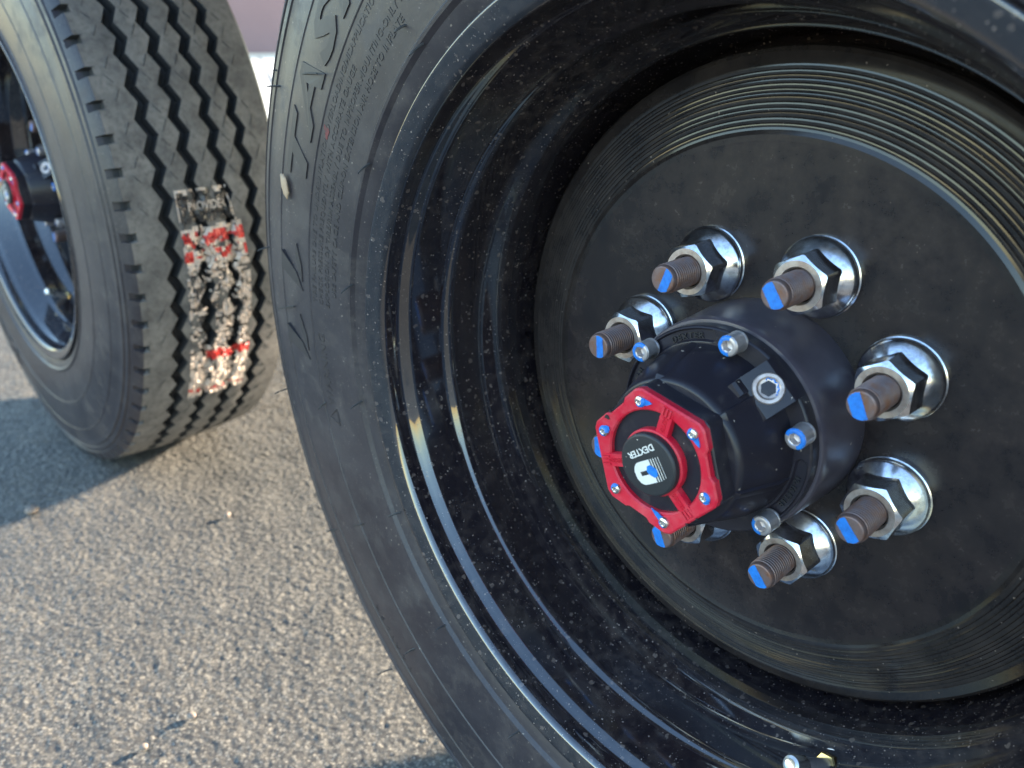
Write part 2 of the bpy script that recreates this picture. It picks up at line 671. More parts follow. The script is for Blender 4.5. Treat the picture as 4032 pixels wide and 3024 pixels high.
def build_deck():
    """steel underside of the trailer that the wheels carry, just above the picture; it shades them and shows dark in the rims"""
    t = NT('trailer_underside_paint')
    t.set(color=t.mix(t.noise(4, 5), (0.045, 0.030, 0.030), (0.07, 0.05, 0.048)), rough=0.5)
    M['deck'] = t.m
    mb = MB()

    def box(x0, x1, y0, y1, z0, z1):
        mb.add([(x, y, z) for x in (x0, x1) for y in (y0, y1) for z in (z0, z1)],
               [(0, 1, 3, 2), (4, 6, 7, 5), (0, 4, 5, 1), (2, 3, 7, 6), (0, 2, 6, 4), (1, 5, 7, 3)])
    box(-3.2, 2.2, -0.085, 2.35, 0.955, 1.0)
    box(-3.2, 2.2, -0.135, -0.087, 0.87, 1.02)
    box(-3.2, 2.2, 2.352, 2.40, 0.87, 1.02)
    for k in range(9):
        x = -3.0 + k * 0.6
        box(x, x + 0.06, -0.084, 2.349, 0.875, 0.953)
    o = mesh_obj('trailer_deck', mb.v, mb.f, 'deck', None, 0, conv=False)
    o['kind'] = 'structure'
    o['label'] = 'dark steel trailer deck above the wheels, mirrored in the rims'


build_deck()

# ------------------------------------------------------------------ tyre
NP = 72                                   # tread pitches round the tyre
PH = [0.0, 0.12, 0.145, 0.30, 0.5, 0.70, 0.855, 0.88]
GROOVES = (45.5, 12.0, -21.0, -52.5)


def crown(z):
    return 384.5 - 5.5 * ((z + 3) / 89.0) ** 2


SIDE = [(226, 90), (231, 98.5), (236, 101.0), (241, 102.2), (243.4, 104.6), (245.2, 104.9), (247, 103.3), (252, 103.6), (262, 104.6), (276, 105.3),
        (289.6, 105.6), (290.4, 106.2), (291.4, 106.2), (292.2, 105.6), (308, 105.2), (322, 104.0), (330, 102.9), (330.8, 103.4), (331.8, 103.2), (332.6, 102.5), (334, 102.3), (344, 100.2), (351, 98.5), (354, 98.6), (355.2, 96.6), (357.0, 96.3), (358, 97.4),
        (362.5, 96.4), (363.8, 94.2), (365.6, 93.8), (366.6, 95.0), (369.5, 93.4)]


def side_z(r):
    for (r0, z0), (r1, z1) in zip(SIDE, SIDE[1:]):
        if r0 <= r <= r1:
            return z0 + (z1 - z0) * (r - r0) / (r1 - r0)
    return 98


def side_smooth(r):
    """sidewall height for lettering, without the fine ridges"""
    pts = [(246, 103.6), (262, 104.6), (276, 105.3), (292, 105.6), (308, 105.2), (322, 104.0), (334, 102.3), (344, 100.2), (352, 98.3)]
    for (r0, z0), (r1, z1) in zip(pts, pts[1:]):
        if r0 <= r <= r1:
            return z0 + (z1 - z0) * (r - r0) / (r1 - r0)
    return 103


def build_tyre(parent):
    rnd = random.Random(3)
    rows = []
    for k in range(NP):
        for p in PH:
            th = math.radians(4.6 + 5.0 * (k + p))
            tri = -1 + 4 * p if p <= 0.5 else 3 - 4 * p
            notch = p <= 0.121 or p >= 0.879
            cols = []                                # (r, z, material of the strip that starts here)
            for r, z in SIDE:
                cols.append((r, z, 0))
            if notch:
                cols += [(371.4, 87.0, 2), (372.2, 80.6, 2), (372.8, 80.2, 2), (crown(79.6), 79.6, 1)]
            else:
                cols += [(371.5, 92.0, 0), (378.0, 88.0, 0), (379.6, 86.0, 1), (crown(76.5), 76.5, 1)]
            cols.append((crown(62), 62, 1))
            for g in GROOVES:
                c = g + 4.2 * tri
                cols += [(crown(c + 5.6) - 0.5, c + 5.9, 2), (crown(c) - 11.5, c + 3.6, 2), (crown(c) - 11.5, c - 3.6, 2), (crown(c - 5.6) - 0.5, c - 5.9, 1)]
                nx = c - 16.5
                cols.append((crown(nx), nx, 1))
            cols[-1] = (crown(-74), -74 + 0 * tri, 1)
            cols += [(379.5, -92, 0), (374, -96.5, 0), (352, -104.5, 0), (320, -110, 0), (280, -111, 0), (250, -108, 0), (231, -103, 0), (222, -92, 0)]
            rows.append((th, cols))
    n, m = len(rows), len(rows[0][1])
    vs = []
    for th, cols in rows:
        ca, sa = math.cos(th), math.sin(th)
        for r, z, _ in cols:
            x, y = r * ca, r * sa
            if y < -330 and r > 240:                  # the loaded tyre bulges and flattens on the ground
                t = min(1, (-330 - y) / 50)
                if z > 60:
                    z += 4.0 * t * (1 - abs(r - 330) / 90 if r < 372 else 0.5)
            y = max(y, -374 + 0.4)
            vs.append((x, y, z))
    fs, mi = [], []
    for j in range(n):
        j2 = (j + 1) % n
        for i in range(m - 1):
            fs.append((j * m + i, j * m + i + 1, j2 * m + i + 1, j2 * m + i))
            mi.append(rows[j][1][i][2])
    o = mesh_obj('tyre', vs, fs, ['rubber', 'tread', 'groove'], parent, 30, mi)
    # the thin saw cuts of the tread ribs, too fine to pick apart
    mb = MB()
    ribs = [(66, 1), (28.7, 1), (-4.5, 1), (-37, 1), (-70, 1)]
    for k in range(NP):
        for z0, _ in ribs:
            for half in (0, 1):
                if rnd.random() < 0.45:
                    continue
                th = math.radians(4.6 + 5.0 * (k + 0.25 + 0.5 * half))
                if math.degrees(th) % 360 > 215 and math.degrees(th) % 360 < 300:
                    continue
                zc = z0 + (1.5 if half else -1.5)
                pts = []
                for t in (-1, -0.3, 0.3, 1):
                    zz = zc + t * 4.0 * (1 if half else -1) * 0.8
                    tt = th + (t * 0.011 if half else t * 0.016)
                    r = crown(zz) + 0.05
                    pts.append((r * math.cos(tt), r * math.sin(tt), zz))
                mb.tube(pts, 0.38, 4)
    s = mb.obj('saw_cuts', ['groove'], o, 0)
    s['kind'] = 'stuff'
    return o


# ------------------------------------------------------------------ rim, disc, hub
def fillet_profile(pts, rad, seg=5):
    """round the corners of a (r, z) polyline"""
    out = [pts[0]]
    for i in range(1, len(pts) - 1):
        p0, p, p1 = (Vector(pts[i - 1]), Vector(pts[i]), Vector(pts[i + 1]))
        rr = rad[i] if isinstance(rad, (list, tuple)) else rad
        d0, d1 = (p0 - p), (p1 - p)
        t = min(rr, d0.length * 0.48, d1.length * 0.48)
        a, b = p + d0.normalized() * t, p + d1.normalized() * t
        for k in range(seg + 1):
            s = k / seg
            q = a * (1 - s) ** 2 + p * 2 * s * (1 - s) + b * s * s
            out.append((q.x, q.y))
    out.append(pts[-1])
    return out


def build_rim(parent):
    mb = MB()
    pts = [(222, 88), (229.5, 96), (230.2, 101.2), (229.2, 102.8), (227.5, 102.6), (218.5, 99.8), (216.2, 97.4), (215.4, 92.5), (214.6, 86.5), (211.6, 81.5),
           (205.2, 57.0), (202.6, 52.0), (200.6, 29.0), (195.0, 16.0), (193.2, 9.0), (192.6, -40), (186, -42)]
    rad = [0, 2, 1.0, 0.8, 1.0, 1.2, 1.6, 2.4, 2.6, 3.0, 3.5, 3.5, 5, 5, 4, 3, 0]
    mb.lathe(fillet_profile(pts, rad, 6), 256)
    return mb.obj('rim', ['rim'], parent, 50)


def build_disc(parent):
    mb = MB()
    pts = [(50, 0.0), (100, 0.0), (138, 0.0)]
    pts += [(142, 0.15), (145, 0.1), (147.2, -0.7)]
    r, z, k = 148.4, -0.9, 0
    while r < 178:                                  # fine turned steps down the sloping flank
        w = 1.55 + 0.45 * math.sin(k * 1.7) + 0.25 * math.sin(k * 0.6)
        pts.append((r, z))
        pts.append((r + w * 0.62, z + w * 0.055))
        pts.append((r + w, z + w * 0.055 - w * 0.38 * (0.10 + 0.05 * math.sin(k * 2.3))))
        r += w + 0.70
        z -= (w + 0.70) * 0.25
        k += 1
    pts += [(180.5, -8.7), (183.5, -9.9), (185.6, -11.6), (186.6, -14.5), (187, -20), (187, -44)]
    k = next(i for i, p in enumerate(pts) if p[0] > 141)
    mb.lathe(pts[:k + 1], 256, 0)
    mb.lathe(pts[k:], 256, 1)
    return mb.obj('wheel_disc', ['disc', 'flank'], parent, 9)


def build_hub(parent):
    mb = MB()
    mb.lathe([(60.8, -4), (60.6, 3), (60.0, 14), (58.9, 36), (58.5, 39.2), (57.9, 40.2), (56.6, 40.4), (55, 40.4), (54.9, 37)], 160)
    return mb.obj('hub_barrel', ['hub'], parent, 30)


HEXPH = math.radians(107.73)


def build_cap(parent):
    """black cast oil cap: flange with lettered pockets, cone, ribs, plug boss and hexagonal collar"""
    mb = MB()
    # flange as a fine polar sheet with recessed pockets
    slots = [(114.5, 19.5), (-19.5, 18.5), (-104.0, 16.0), (168.0, 16.0)]
    rs = [56.4, 56.4, 56.0, 55.4] + [55.4 - 0.42 * i for i in range(1, 21)] + [46.0, 44.0]
    nt = 540
    vs, fs = [], []
    for k in range(nt):
        th = 2 * PI * k / nt
        for i, r in enumerate(rs):
            z = 40.4 if i == 0 else (46.9 if i == 1 else (47.6 if i == 2 else 48.0))
            for c, half in slots:
                da = (math.degrees(th) - c + 180) % 360 - 180
                along = max(abs(da) - half, 0) * PI / 180 * 51.6
                across = abs(r - 51.6)
                dist = math.hypot(along, across)
                s = min(max((3.5 - dist) / 0.9, 0), 1)
                if i >= 3:
                    z -= 2.0 * s * s * (3 - 2 * s)
            # shallow step beside the plug boss
            vs.append((r * math.cos(th), r * math.sin(th), z))
    m = len(rs)
    for k in range(nt):
        k2 = (k + 1) % nt
        for i in range(m - 1):
            fs.append((k * m + i, k * m + i + 1, k2 * m + i + 1, k2 * m + i))
    mb.add(vs, fs, 0)
    # cone body
    mb.lathe(fillet_profile([(47.6, 45), (47.0, 49.0), (46.0, 56.0), (39.0, 80.0), (37.4, 82.4), (30, 82.6)], 2.5, 5), 160)
    # cast ribs that run from the flange to the corners of the collar
    for k in range(6):
        a = HEXPH + k * PI / 3
        for side in (-1,):
            vs = []
            for r, z, wd in ((47.2, 47, 1.6), (46.6, 56, 1.6), (39.4, 80.3, 1.2), (37.0, 82.0, 1.0)):
                for t, up in ((-2.8 * wd, -0.6), (-0.2, 0.75), (0.9, 0.75), (1.5, -0.6)):
                    rr = r + up
                    vs.append((rr * math.cos(a) - t * math.sin(a), rr * math.sin(a) + t * math.cos(a), z + up * 0.3))
            fs = []
            for j in range(3):
                for i in range(3):
                    fs.append((j * 4 + i, j * 4 + i + 1, j * 4 + i + 5, j * 4 + i + 4))
            mb.add(vs, fs, 0)
    # hexagonal collar with rounded corners
    poly = []
    for k in range(6):
        a = HEXPH - k * PI / 3
        for t in (6, 3.5, 1.2, -1.2, -3.5, -6):
            rr = 38.6 * math.cos(PI / 6) / math.cos(PI / 6 - abs(math.radians(t)))
            rr = min(rr, 37.9)
            poly.append((rr * math.cos(a + math.radians(t)), rr * math.sin(a + math.radians(t))))
    mb.prism(poly, 74, 93.4, 0, None, 0.7)
    # plug boss: tilted block between two cap bolts
    a = math.radians(47.5)
    ca, sa = math.cos(a), math.sin(a)

    def xf(u, v, w):                                   # u radial, v height, w tangential -> wheel frame
        return (u * ca - w * sa, u * sa + w * ca, v)
    mb.prism([(34, 46), (57.2, 46), (57.4, 51.0), (56.5, 53.4), (46.2, 62.0), (44.4, 63.2), (34, 64.0)], -11.5, 11.5, 0, xf, 0.0)
    mb.prism([(33, 48), (45, 48), (45.0, 67.2), (43.6, 68.6), (33, 69.5)], 3.8, 11.0, 0, xf, 0.0)
    cap = mb.obj('hub_cap', ['cap'], parent, 28)

    zf = lambda r: 46.0
    for txt, mid, size, sp in (('DEXTER', 112, 4.6, 1.25), ('12-16 FT.LB', -20, 4.2, 1.0), ('16-22 N.M', 166, 4.2, 1.0), ('DEXTER', -104, 4.6, 1.25)):
        t = MB()
        arc_text(t, txt, 49.6, math.radians(mid), zf, size, 0.9, 0.02, 0, sp)
        t.obj('cast_lettering', ['castletter'], cap, 0)
    return cap


def build_plug(parent):
    a = math.radians(47.5)
    n = Vector((math.cos(a) * 0.641, math.sin(a) * 0.641, 0.768)).normalized()
    c = Vector((51.3 * math.cos(a), 51.3 * math.sin(a), 57.8))
    q = Vector((0, 0, 1)).rotation_difference(n)
    mb = MB()
    tmp = MB()
    tmp.lathe([(7.6, -3), (7.6, 0.3), (7.1, 0.9), (5.6, 0.9), (5.0, 0.4), (4.6, 0.2)], 48)
    # hexagonal socket
    hx = []
    for k in range(48):
        b = 2 * PI * k / 48
        r = 3.9 * math.cos(PI / 6) / math.cos((b + 0.3) % (PI / 3) - PI / 6)
        hx.append((r * math.cos(b), r * math.sin(b)))
    vs = [(4.6 * math.cos(2 * PI * k / 48), 4.6 * math.sin(2 * PI * k / 48), 0.2) for k in range(48)]
    vs += [(x, y, 0.0) for x, y in hx] + [(x, y, -4.0) for x, y in hx]
    fs = []
    for j in range(2):
        for k in range(48):
            k2 = (k + 1) % 48
            fs.append((j * 48 + k, j * 48 + k2, (j + 1) * 48 + k2, (j + 1) * 48 + k))
    fs.append(tuple(96 + k for k in range(48)))
    tmp.add(vs, fs, 0)

    def place(t):
        return [tuple(c + q @ Vector(p)) for p in t.v]
    mb.add(place(tmp), tmp.f, 0)
    p = mb.obj('fill_plug', ['zincface'], parent, 30)
    b = MB()
    tm = MB()
    for k in range(9):                                 # blue paint on part of the collar and the socket wall
        pass
    ring = []
    seg = 14
    for k in range(seg + 1):
        g = math.radians(-30 + 150 * k / seg)
        ring.append((g, 2.6 + 0.4 * math.sin(k * 1.3), 4.9 + 0.5 * math.sin(k * 2.1)))
    vs = []
    for g, r0, r1 in ring:
        vs.append((r0 * math.cos(g), r0 * math.sin(g), -0.9))
        vs.append((r1 * math.cos(g), r1 * math.sin(g), 0.55))
    fs = [(2 * k, 2 * k + 1, 2 * k + 3, 2 * k + 2) for k in range(seg)]
    tm.add(vs, fs, 0)
    b.add(place(tm), tm.f, 0)
    b.obj('paint_mark', ['blue'], p, 40)
    return p


def socket_bolt(parent, c, z0, z1, r, hexr, ph, paint):
    """knurled-free socket head bolt standing on the flange; paint = (from, to) degrees of the blue ring"""
    mb = MB()
    mb.lathe([(r, z0), (r, z1 - 0.9), (r - 0.15, z1 - 0.8), (r - 0.5, z1 - 0.15), (r - 0.9, z1), (hexr * 1.12, z1), (hexr * 1.0, z1 - 0.4)], 40, 0, c)
    mb.lathe([(r * 1.04, z0), (r * 1.04, z0 + 1.0), (r, z0 + 1.3)], 40, 0, c)
    n = 36
    vs, fs = [], []
    for zz, kk in ((z1 - 0.4, 0), (z1 - 0.5, 1), (z1 - 4.5, 1)):
        for k in range(n):
            b = 2 * PI * k / n
            rr = hexr if kk == 0 else hexr * 1.02 * math.cos(PI / 6) / math.cos((b + ph) % (PI / 3) - PI / 6)
            vs.append((c[0] + rr * math.cos(b), c[1] + rr * math.sin(b), zz))
    for j in range(2):
        for k in range(n):
            k2 = (k + 1) % n
            fs.append((j * n + k, j * n + k2, (j + 1) * n + k2, (j + 1) * n + k))
    b0 = len(vs)
    vs.append((c[0], c[1], z1 - 5.2))
    for k in range(n):
        fs.append((2 * n + k, 2 * n + (k + 1) % n, b0))
    mb.add(vs, fs, 0)
    o = mb.obj('cap_bolt', ['bolt'], parent, 30)
    a0, a1 = paint
    pm = MB()
    seg = 26
    vs = []
    for k in range(seg + 1):
        g = math.radians(a0 + (a1 - a0) * k / seg)
        w = 0.25 * math.sin(k * 1.1)
        for rr, zz in ((hexr * 1.08 + w * 0.5, z1 + 0.06), (r - 0.95, z1 + 0.10), (r - 0.35, z1 - 0.18), (r + 0.07, z1 - 1.0 + w)):
            vs.append((c[0] + rr * math.cos(g), c[1] + rr * math.sin(g), zz))
    fs = [(4 * k + i, 4 * k + i + 1, 4 * k + i + 5, 4 * k + i + 4) for k in range(seg) for i in range(3)]
    pm.add(vs, fs, 0)
    pm.obj('paint_mark', ['blue'], o, 40)
    return o


def build_red_ring(parent):
    mb = MB()
    # outline with raised lobes at the corners
    n = 216
    out, inn = [], []
    ap = 33.3
    for k in range(n):
        a = HEXPH + 2 * PI * k / n
        q = ((a - HEXPH) % (2 * PI)) / (PI / 3)
        mid = (q % 1 - 0.5) * PI / 3                     # angle from the middle of the side
        r = min(ap / math.cos(mid), 37.3)
        if int(q) in (0, 2, 4):                          # every second side is set back in its middle
            r -= 1.5 * min(max((math.radians(13.0) - abs(mid)) / math.radians(2.4), 0), 1)
        out.append((r * math.cos(a), r * math.sin(a)))
        inn.append((26.4 * math.cos(a), 26.4 * math.sin(a)))
    vs, fs = [], []
    rings = []
    for poly, z, s in ((inn, 88.0, 1.0), (inn, 95.6, 1.0), (inn, 96.4, 1.03), (None, 97.2, 0.0), (out, 97.2, 0.975), (out, 96.4, 1.0), (out, 91.6, 1.0), (out, 91.2, 0.9)):
        if poly is None:
            continue
        rings.append([(x * s, y * s, z) for x, y in poly])
    for r in rings:
        vs += r
    for j in range(len(rings) - 1):
        for k in range(n):
            k2 = (k + 1) % n
            fs.append((j * n + k, j * n + k2, (j + 1) * n + k2, (j + 1) * n + k))
    mb.add(vs, fs, 0)
    # three spokes and the boss that carries the button
    for s in (78, -42, -162):
        a = math.radians(s)

        def xf(u, v, w, a=a):
            return (u * math.cos(a) - v * math.sin(a), u * math.sin(a) + v * math.cos(a), w)
        mb.prism([(12, -3.5), (30.6, -3.5), (30.6, 3.5), (12, 3.5)], 91.5, 97.0, 0, xf, 0.6)
        for q in (-2.0, 0, 2.0):
            mb.prism([(27.0, q - 0.45), (31.6, q - 0.45), (31.6, q + 0.45), (27.0, q + 0.45)], 96.0, 97.9, 0, xf, 0.3)
    mb.lathe(fillet_profile([(10, 91), (17.4, 91), (17.4, 97.6), (10, 97.8)], 1.0, 4), 72)
    o = mb.obj('red_ring', ['red'], parent, 30)
    for s, flip in ((78, True), (-42, False), (-162, True)):
        t = MB()
        a = math.radians(s)
        ang = a + PI if flip else a
        c = (22.2 * math.cos(a), 22.2 * math.sin(a))
        vs, fs = text_geo('DEXTER', 3.3, 0.35, 0.02, 0, 1.05)
        ca, sa = math.cos(ang), math.sin(ang)
        t.add([(c[0] + (u * 0.68) * ca - (v - 1.1) * sa, c[1] + (u * 0.68) * sa + (v - 1.1) * ca, 97.1 + w) for u, v, w in vs], fs, 0)
        t.obj('raised_lettering', ['redletter'], o, 0)
    rnd = random.Random(31)
    for ang, rr, sz in ((153, 32.6, 1.9), (146, 33.0, 0.9), (-48, 33.2, 0.8), (-36, 33.6, 0.6)):     # red worn off to black
        c = (rr * math.cos(math.radians(ang)), rr * math.sin(math.radians(ang)))
        chip = MB()
        poly = []
        for k in range(11):
            a = 2 * PI * k / 11
            q = sz * rnd.uniform(0.55, 1.1)
            poly.append((c[0] + q * 1.2 * math.cos(a), c[1] + q * 0.75 * math.sin(a)))
        chip.prism(poly, 96.0, 97.32)
        chip.obj('worn_patch', ['castletter'], o, 0)
    return o


def ring_screw(parent, ang, paint):
    c = (31.1 * math.cos(ang), 31.1 * math.sin(ang))
    mb = MB()
    mb.lathe([(2.9, 96.0), (2.9, 97.6), (2.6, 98.2), (1.9, 98.6), (1.45, 98.7)], 30, 0, c)
    n = 36
    vs, fs = [], []
    for zz, amp in ((98.7, 0), (98.5, 1), (97.2, 1)):
        for k in range(n):
            b = 2 * PI * k / n
            rr = 1.45 if not amp else 1.05 + 0.26 * math.cos(6 * b)
            vs.append((c[0] + rr * math.cos(b), c[1] + rr * math.sin(b), zz))
    for j in range(2):
        for k in range(n):
            k2 = (k + 1) % n
            fs.append((j * n + k, j * n + k2, (j + 1) * n + k2, (j + 1) * n + k))
    fs.append(tuple(2 * n + k for k in range(n)))
    mb.add(vs, fs, 0)
    o = mb.obj('ring_screw', ['screw'], parent, 30)
    a0, a1, tail = paint
    pm = MB()
    seg = 20
    vs = []
    for k in range(seg + 1):
        g = math.radians(a0 + (a1 - a0) * k / seg)
        for rr, zz in ((1.55, 98.74), (2.0, 98.65), (2.65, 98.27), (2.98, 97.5)):
            vs.append((c[0] + rr * math.cos(g), c[1] + rr * math.sin(g), zz))
    fs = [(4 * k + i, 4 * k + i + 1, 4 * k + i + 5, 4 * k + i + 4) for k in range(seg) for i in range(3)]
    pm.add(vs, fs, 0)
    if tail is not None:
        ta, tl = math.radians(tail[0]), tail[1]
        poly = []
        for u, v in ((2.2, -1.9), (3.2, -1.6), (2.6 + tl * 0.5, -1.2), (2.6 + tl, -0.2), (2.6 + tl * 0.6, 0.9), (3.0, 1.5), (2.2, 1.9)):
            poly.append((c[0] + u * math.cos(ta) - v * math.sin(ta), c[1] + u * math.sin(ta) + v * math.cos(ta)))
        pm.prism(poly, 97.0, 97.38)
    pm.obj('paint_mark', ['blue'], o, 40)
    return o


def build_button(parent):
    mb = MB()
    mb.lathe(fillet_profile([(16.2, 96), (16.2, 100.6), (15.2, 101.5), (0.0, 101.5)], 0.5, 3), 72)
    o = mb.obj('logo_button', ['button'], parent, 40)
    e1, e2 = math.radians(213), math.radians(-57)

    def uv(u, v):
        return (u * math.cos(e1) + v * math.cos(e2), u * math.sin(e1) + v * math.sin(e2))
    zt = 101.52
    g = MB()
    flat_text(g, 'DEXTER', uv(0.2, -9.0), math.radians(217), zt, 4.7, 0.06, 0.10, 1.0, 1.0)
    # the D emblem, open slot in its middle, and the four speed lines at its back
    D = [(-2.4, -2.8), (3.4, -2.8)]
    for k in range(1, 12):
        a = -PI / 2 + PI * k / 12
        D.append((4.4 + 4.6 * math.cos(a) * 1.05, 3.1 + 5.9 * math.sin(a)))
    D += [(3.4, 9.0), (-2.4, 9.0)]
    S = [(0.2, 2.1), (5.6, 2.1), (5.6, 4.3), (0.2, 4.3)]
    # build D as two halves round the slot
    top = [p for p in D if p[1] >= 4.3]
    bot = [p for p in D if p[1] <= 2.1]
    right = 9.1
    g.prism([uv(*p) for p in ([(-2.4, 4.3), (8.9, 4.3)] + [p for p in D if p[1] > 4.3])], zt - 0.05, zt + 0.06)
    g.prism([uv(*p) for p in ([p for p in D if p[1] < 2.1] + [(8.9, 2.1), (-2.4, 2.1)])], zt - 0.05, zt + 0.06)
    g.prism([uv(*p) for p in [(5.6, 2.1), (8.95, 2.1), (9.1, 3.2), (8.95, 4.3), (5.6, 4.3)]], zt - 0.05, zt + 0.06)
    g.prism([uv(*p) for p in [(-2.4, 2.1), (0.0, 2.1), (0.0, 4.3), (-2.4, 4.3)]], zt - 0.05, zt + 0.06)
    for u, w, v0, v1 in ((-3.6, 0.55, -2.8, 9.0), (-5.2, 0.42, -2.8, 8.9), (-6.8, 0.32, -2.8, 8.6), (-8.4, 0.24, -2.8, 8.2)):
        g.prism([uv(u - w / 2, v0), uv(u + w / 2, v0), uv(u + w / 2, v1), uv(u - w / 2, v1)], zt - 0.05, zt + 0.06)
    g.obj('printed_logo', ['white'], o, 0)
    b = MB()
    rnd = random.Random(4)
    poly = []
    cu, cv = uv(-1.9, 3.2)
    for k in range(18):
        a = 2 * PI * k / 18
        r = 3.3 + rnd.uniform(-0.45, 0.5)
        poly.append((cu + r * math.cos(a), cv + r * 0.85 * math.sin(a)))
    b.prism(poly, zt, zt + 0.22)
    b.obj('paint_dab', ['blue'], o, 0)
    return o


def build_window(parent):
    mb = MB()
    mb.lathe([(27, 92.5), (26.0, 90.0), (23.0, 88.6), (20, 88.2), (0, 88.2)], 72)
    mb.lathe([(24.3, 88.6), (24.3, 90.2), (22.6, 90.2), (22.6, 88.2)], 72)
    return mb.obj('sight_window', ['window'], parent, 30)


# ------------------------------------------------------------------ nuts and studs
def hex_r(b, ph, ap):
    return ap / math.cos((b - ph) % (PI / 3) - PI / 6)


def build_nut(parent, i, ph, mark):
    th = math.radians(117.07 - 45 * i)
    c = (82.55 * math.cos(th), 82.55 * math.sin(th))
    mb = MB()
    # loose washer lip and conical flange
    mb.lathe([(21.2, -0.2), (21.2, 1.1), (20.6, 1.5), (20.0, 1.5), (20.2, 1.9), (20.7, 2.3), (20.8, 3.9), (20.4, 4.7), (19.4, 5.6), (13.0, 11.0), (12, 11.5)], 72, 0, c)
    n = 72
    ap = 13.5
    vs, fs = [], []
    for row in range(5):
        for k in range(n):
            b = 2 * PI * k / n
            r = hex_r(b, ph, ap)
            r = min(r, 15.35)
            if row == 0:
                rr, z = r + 0.7, 6.0
            elif row == 1:
                rr, z = r, 24.3 - (r - 12.7) * 0.62
            elif row == 2:
                rr, z = 12.6, 24.35
            elif row == 3:
                rr, z = 9.6, 24.35
            else:
                rr, z = 8.5, 22.6
            vs.append((c[0] + rr * math.cos(b), c[1] + rr * math.sin(b), z))
    mi = []
    for j in range(4):
        for k in range(n):
            k2 = (k + 1) % n
            fs.append((j * n + k, j * n + k2, (j + 1) * n + k2, (j + 1) * n + k))
            mi.append(0 if j < 2 else 1)
    b0 = len(mb.f)
    mb.add(vs, fs, 0)
    for q, v in enumerate(mi):
        mb.m[b0 + q] = v
    nut = mb.obj('lug_nut', ['zinc', 'zincface'], parent, 24)

    st = MB()
    z = 17.0
    while z < 42.4:                                    # thread: worn crests, roots coloured dark as painted shade for contrast
        st.lathe([(7.55, z + 0.45), (7.98, z + 0.75), (7.98, z + 1.15), (7.55, z + 1.45)], 40, 0, c)
        st.lathe([(7.55, z - 0.30), (7.0, z - 0.05), (7.0, z + 0.2), (7.55, z + 0.45)], 40, 1, c)
        z += 1.75
    prof = [(7.5, 42.3), (7.9, 42.6), (7.4, 43.0), (7.6, 43.4), (7.5, 44.6), (6.9, 45.7), (6.3, 46.0), (0.0, 46.0)]
    st.lathe(prof, 48, 0, c)
    st.obj('wheel_stud', ['stud', 'rootshade'], nut, 25)
    pm = MB()
    ang, lo, hi = mark
    poly = clip_disc(6.6, math.radians(ang), lo, hi, 60)
    rnd = random.Random(i)
    poly = [(c[0] + x + rnd.uniform(-.12, .12), c[1] + y + rnd.uniform(-.12, .12)) for x, y in poly]
    pm.prism(poly, 45.9, 46.16)
    pm.obj('paint_mark', ['blue'], nut, 0)
    return nut


NUT_PH = [18, 28, 30, 10, 57, 20, 40, 52]
MARKS = [(-20, -0.2, 4.9), (35, -4.2, 2.2), (26, -5.2, 1.4), (42, -4.2, 1.6), (40, -4.8, 1.0), (25, -5.0, 0.8), (5, -4.2, 1.4), (5, -0.8, 3.8)]


# ------------------------------------------------------------------ valve
def build_valve(parent):
    a = math.radians(-65.3)
    base = Vector((208 * math.cos(a), 208 * math.sin(a), 22))
    tip = Vector((183 * math.cos(a), 183 * math.sin(a), 61))
    ax = (tip - base).normalized()
    q = Vector((0, 0, 1)).rotation_difference(ax)
    L = (tip - base).length

    def lathe(prof, n=32):
        t = MB()
        t.lathe(prof, n)
        t.v = [tuple(base + q @ Vector(p)) for p in t.v]
        return t
    s = lathe([(9.5, 2), (9.5, 5), (8.6, 6.0), (6, 6.2), (4.0, 8), (3.9, L - 14), (3.7, L - 10)])
    v = s.obj('valve_stem', ['bolt'], parent, 30)
    t = MB()
    poly = [(7.2 * math.cos(k * PI / 3 + .2), 7.2 * math.sin(k * PI / 3 + .2)) for k in range(6)]
    t.prism(poly, 6.2, 12.5, 0, None, 0.8)
    t.v = [tuple(base + q @ Vector(p)) for p in t.v]
    t.obj('valve_nut', ['brass'], v, 30)
    s = lathe([(4.6, L - 12), (5.3, L - 11.4), (5.3, L - 2.2), (4.8, L - 0.8), (3.2, L), (2.6, L - 0.3), (0, L - 0.3)])
    s.obj('valve_cap', ['screw'], v, 30)
    return v


# ------------------------------------------------------------------ near wheel
def part_at_hub(o):
    o.location = (0, 0, AX)
    return o


def wheel_root(name, x, label):
    r = link(bpy.data.objects.new(name, None))
    r.location = (x, 0, 0)
    r['label'] = label
    r['category'] = 'wheel'
    r['group'] = 'tandem trailer wheels'
    return r


near = wheel_root('trailer_wheel', 0, 'near black steel trailer wheel with red hub ring, chrome lug nuts and blue paint marks')
tyre = part_at_hub(build_tyre(near))
rim = part_at_hub(build_rim(near))
disc = part_at_hub(build_disc(near))
hub = part_at_hub(build_hub(near))
cap = part_at_hub(build_cap(near))
plug = part_at_hub(build_plug(near))
ring = part_at_hub(build_red_ring(near))
window = part_at_hub(build_window(near))
button = part_at_hub(build_button(near))
SCREW_PAINT = {0: (-130, 60, (8, 4.2)), 1: (100, 330, (-52, 4.4)), 2: (-80, 100, (-70, 1.0)), 3: (170, 290, (150, 7.0)), 4: (60, 210, None), 5: (0, 300, (50, 1.6))}
hubparts = [hub, cap, plug, ring, window, button]
for k in range(6):
    hubparts.append(part_at_hub(ring_screw(near, HEXPH - k * PI / 3, SCREW_PAINT[k])))
CAPB = [(138.4, (60, 300)), (78.4, (75, 285)), (18.4, (-70, 165)), (-41.6, (150, 280)), (-101.6, (100, 250)), (-161.6, (100, 250))]
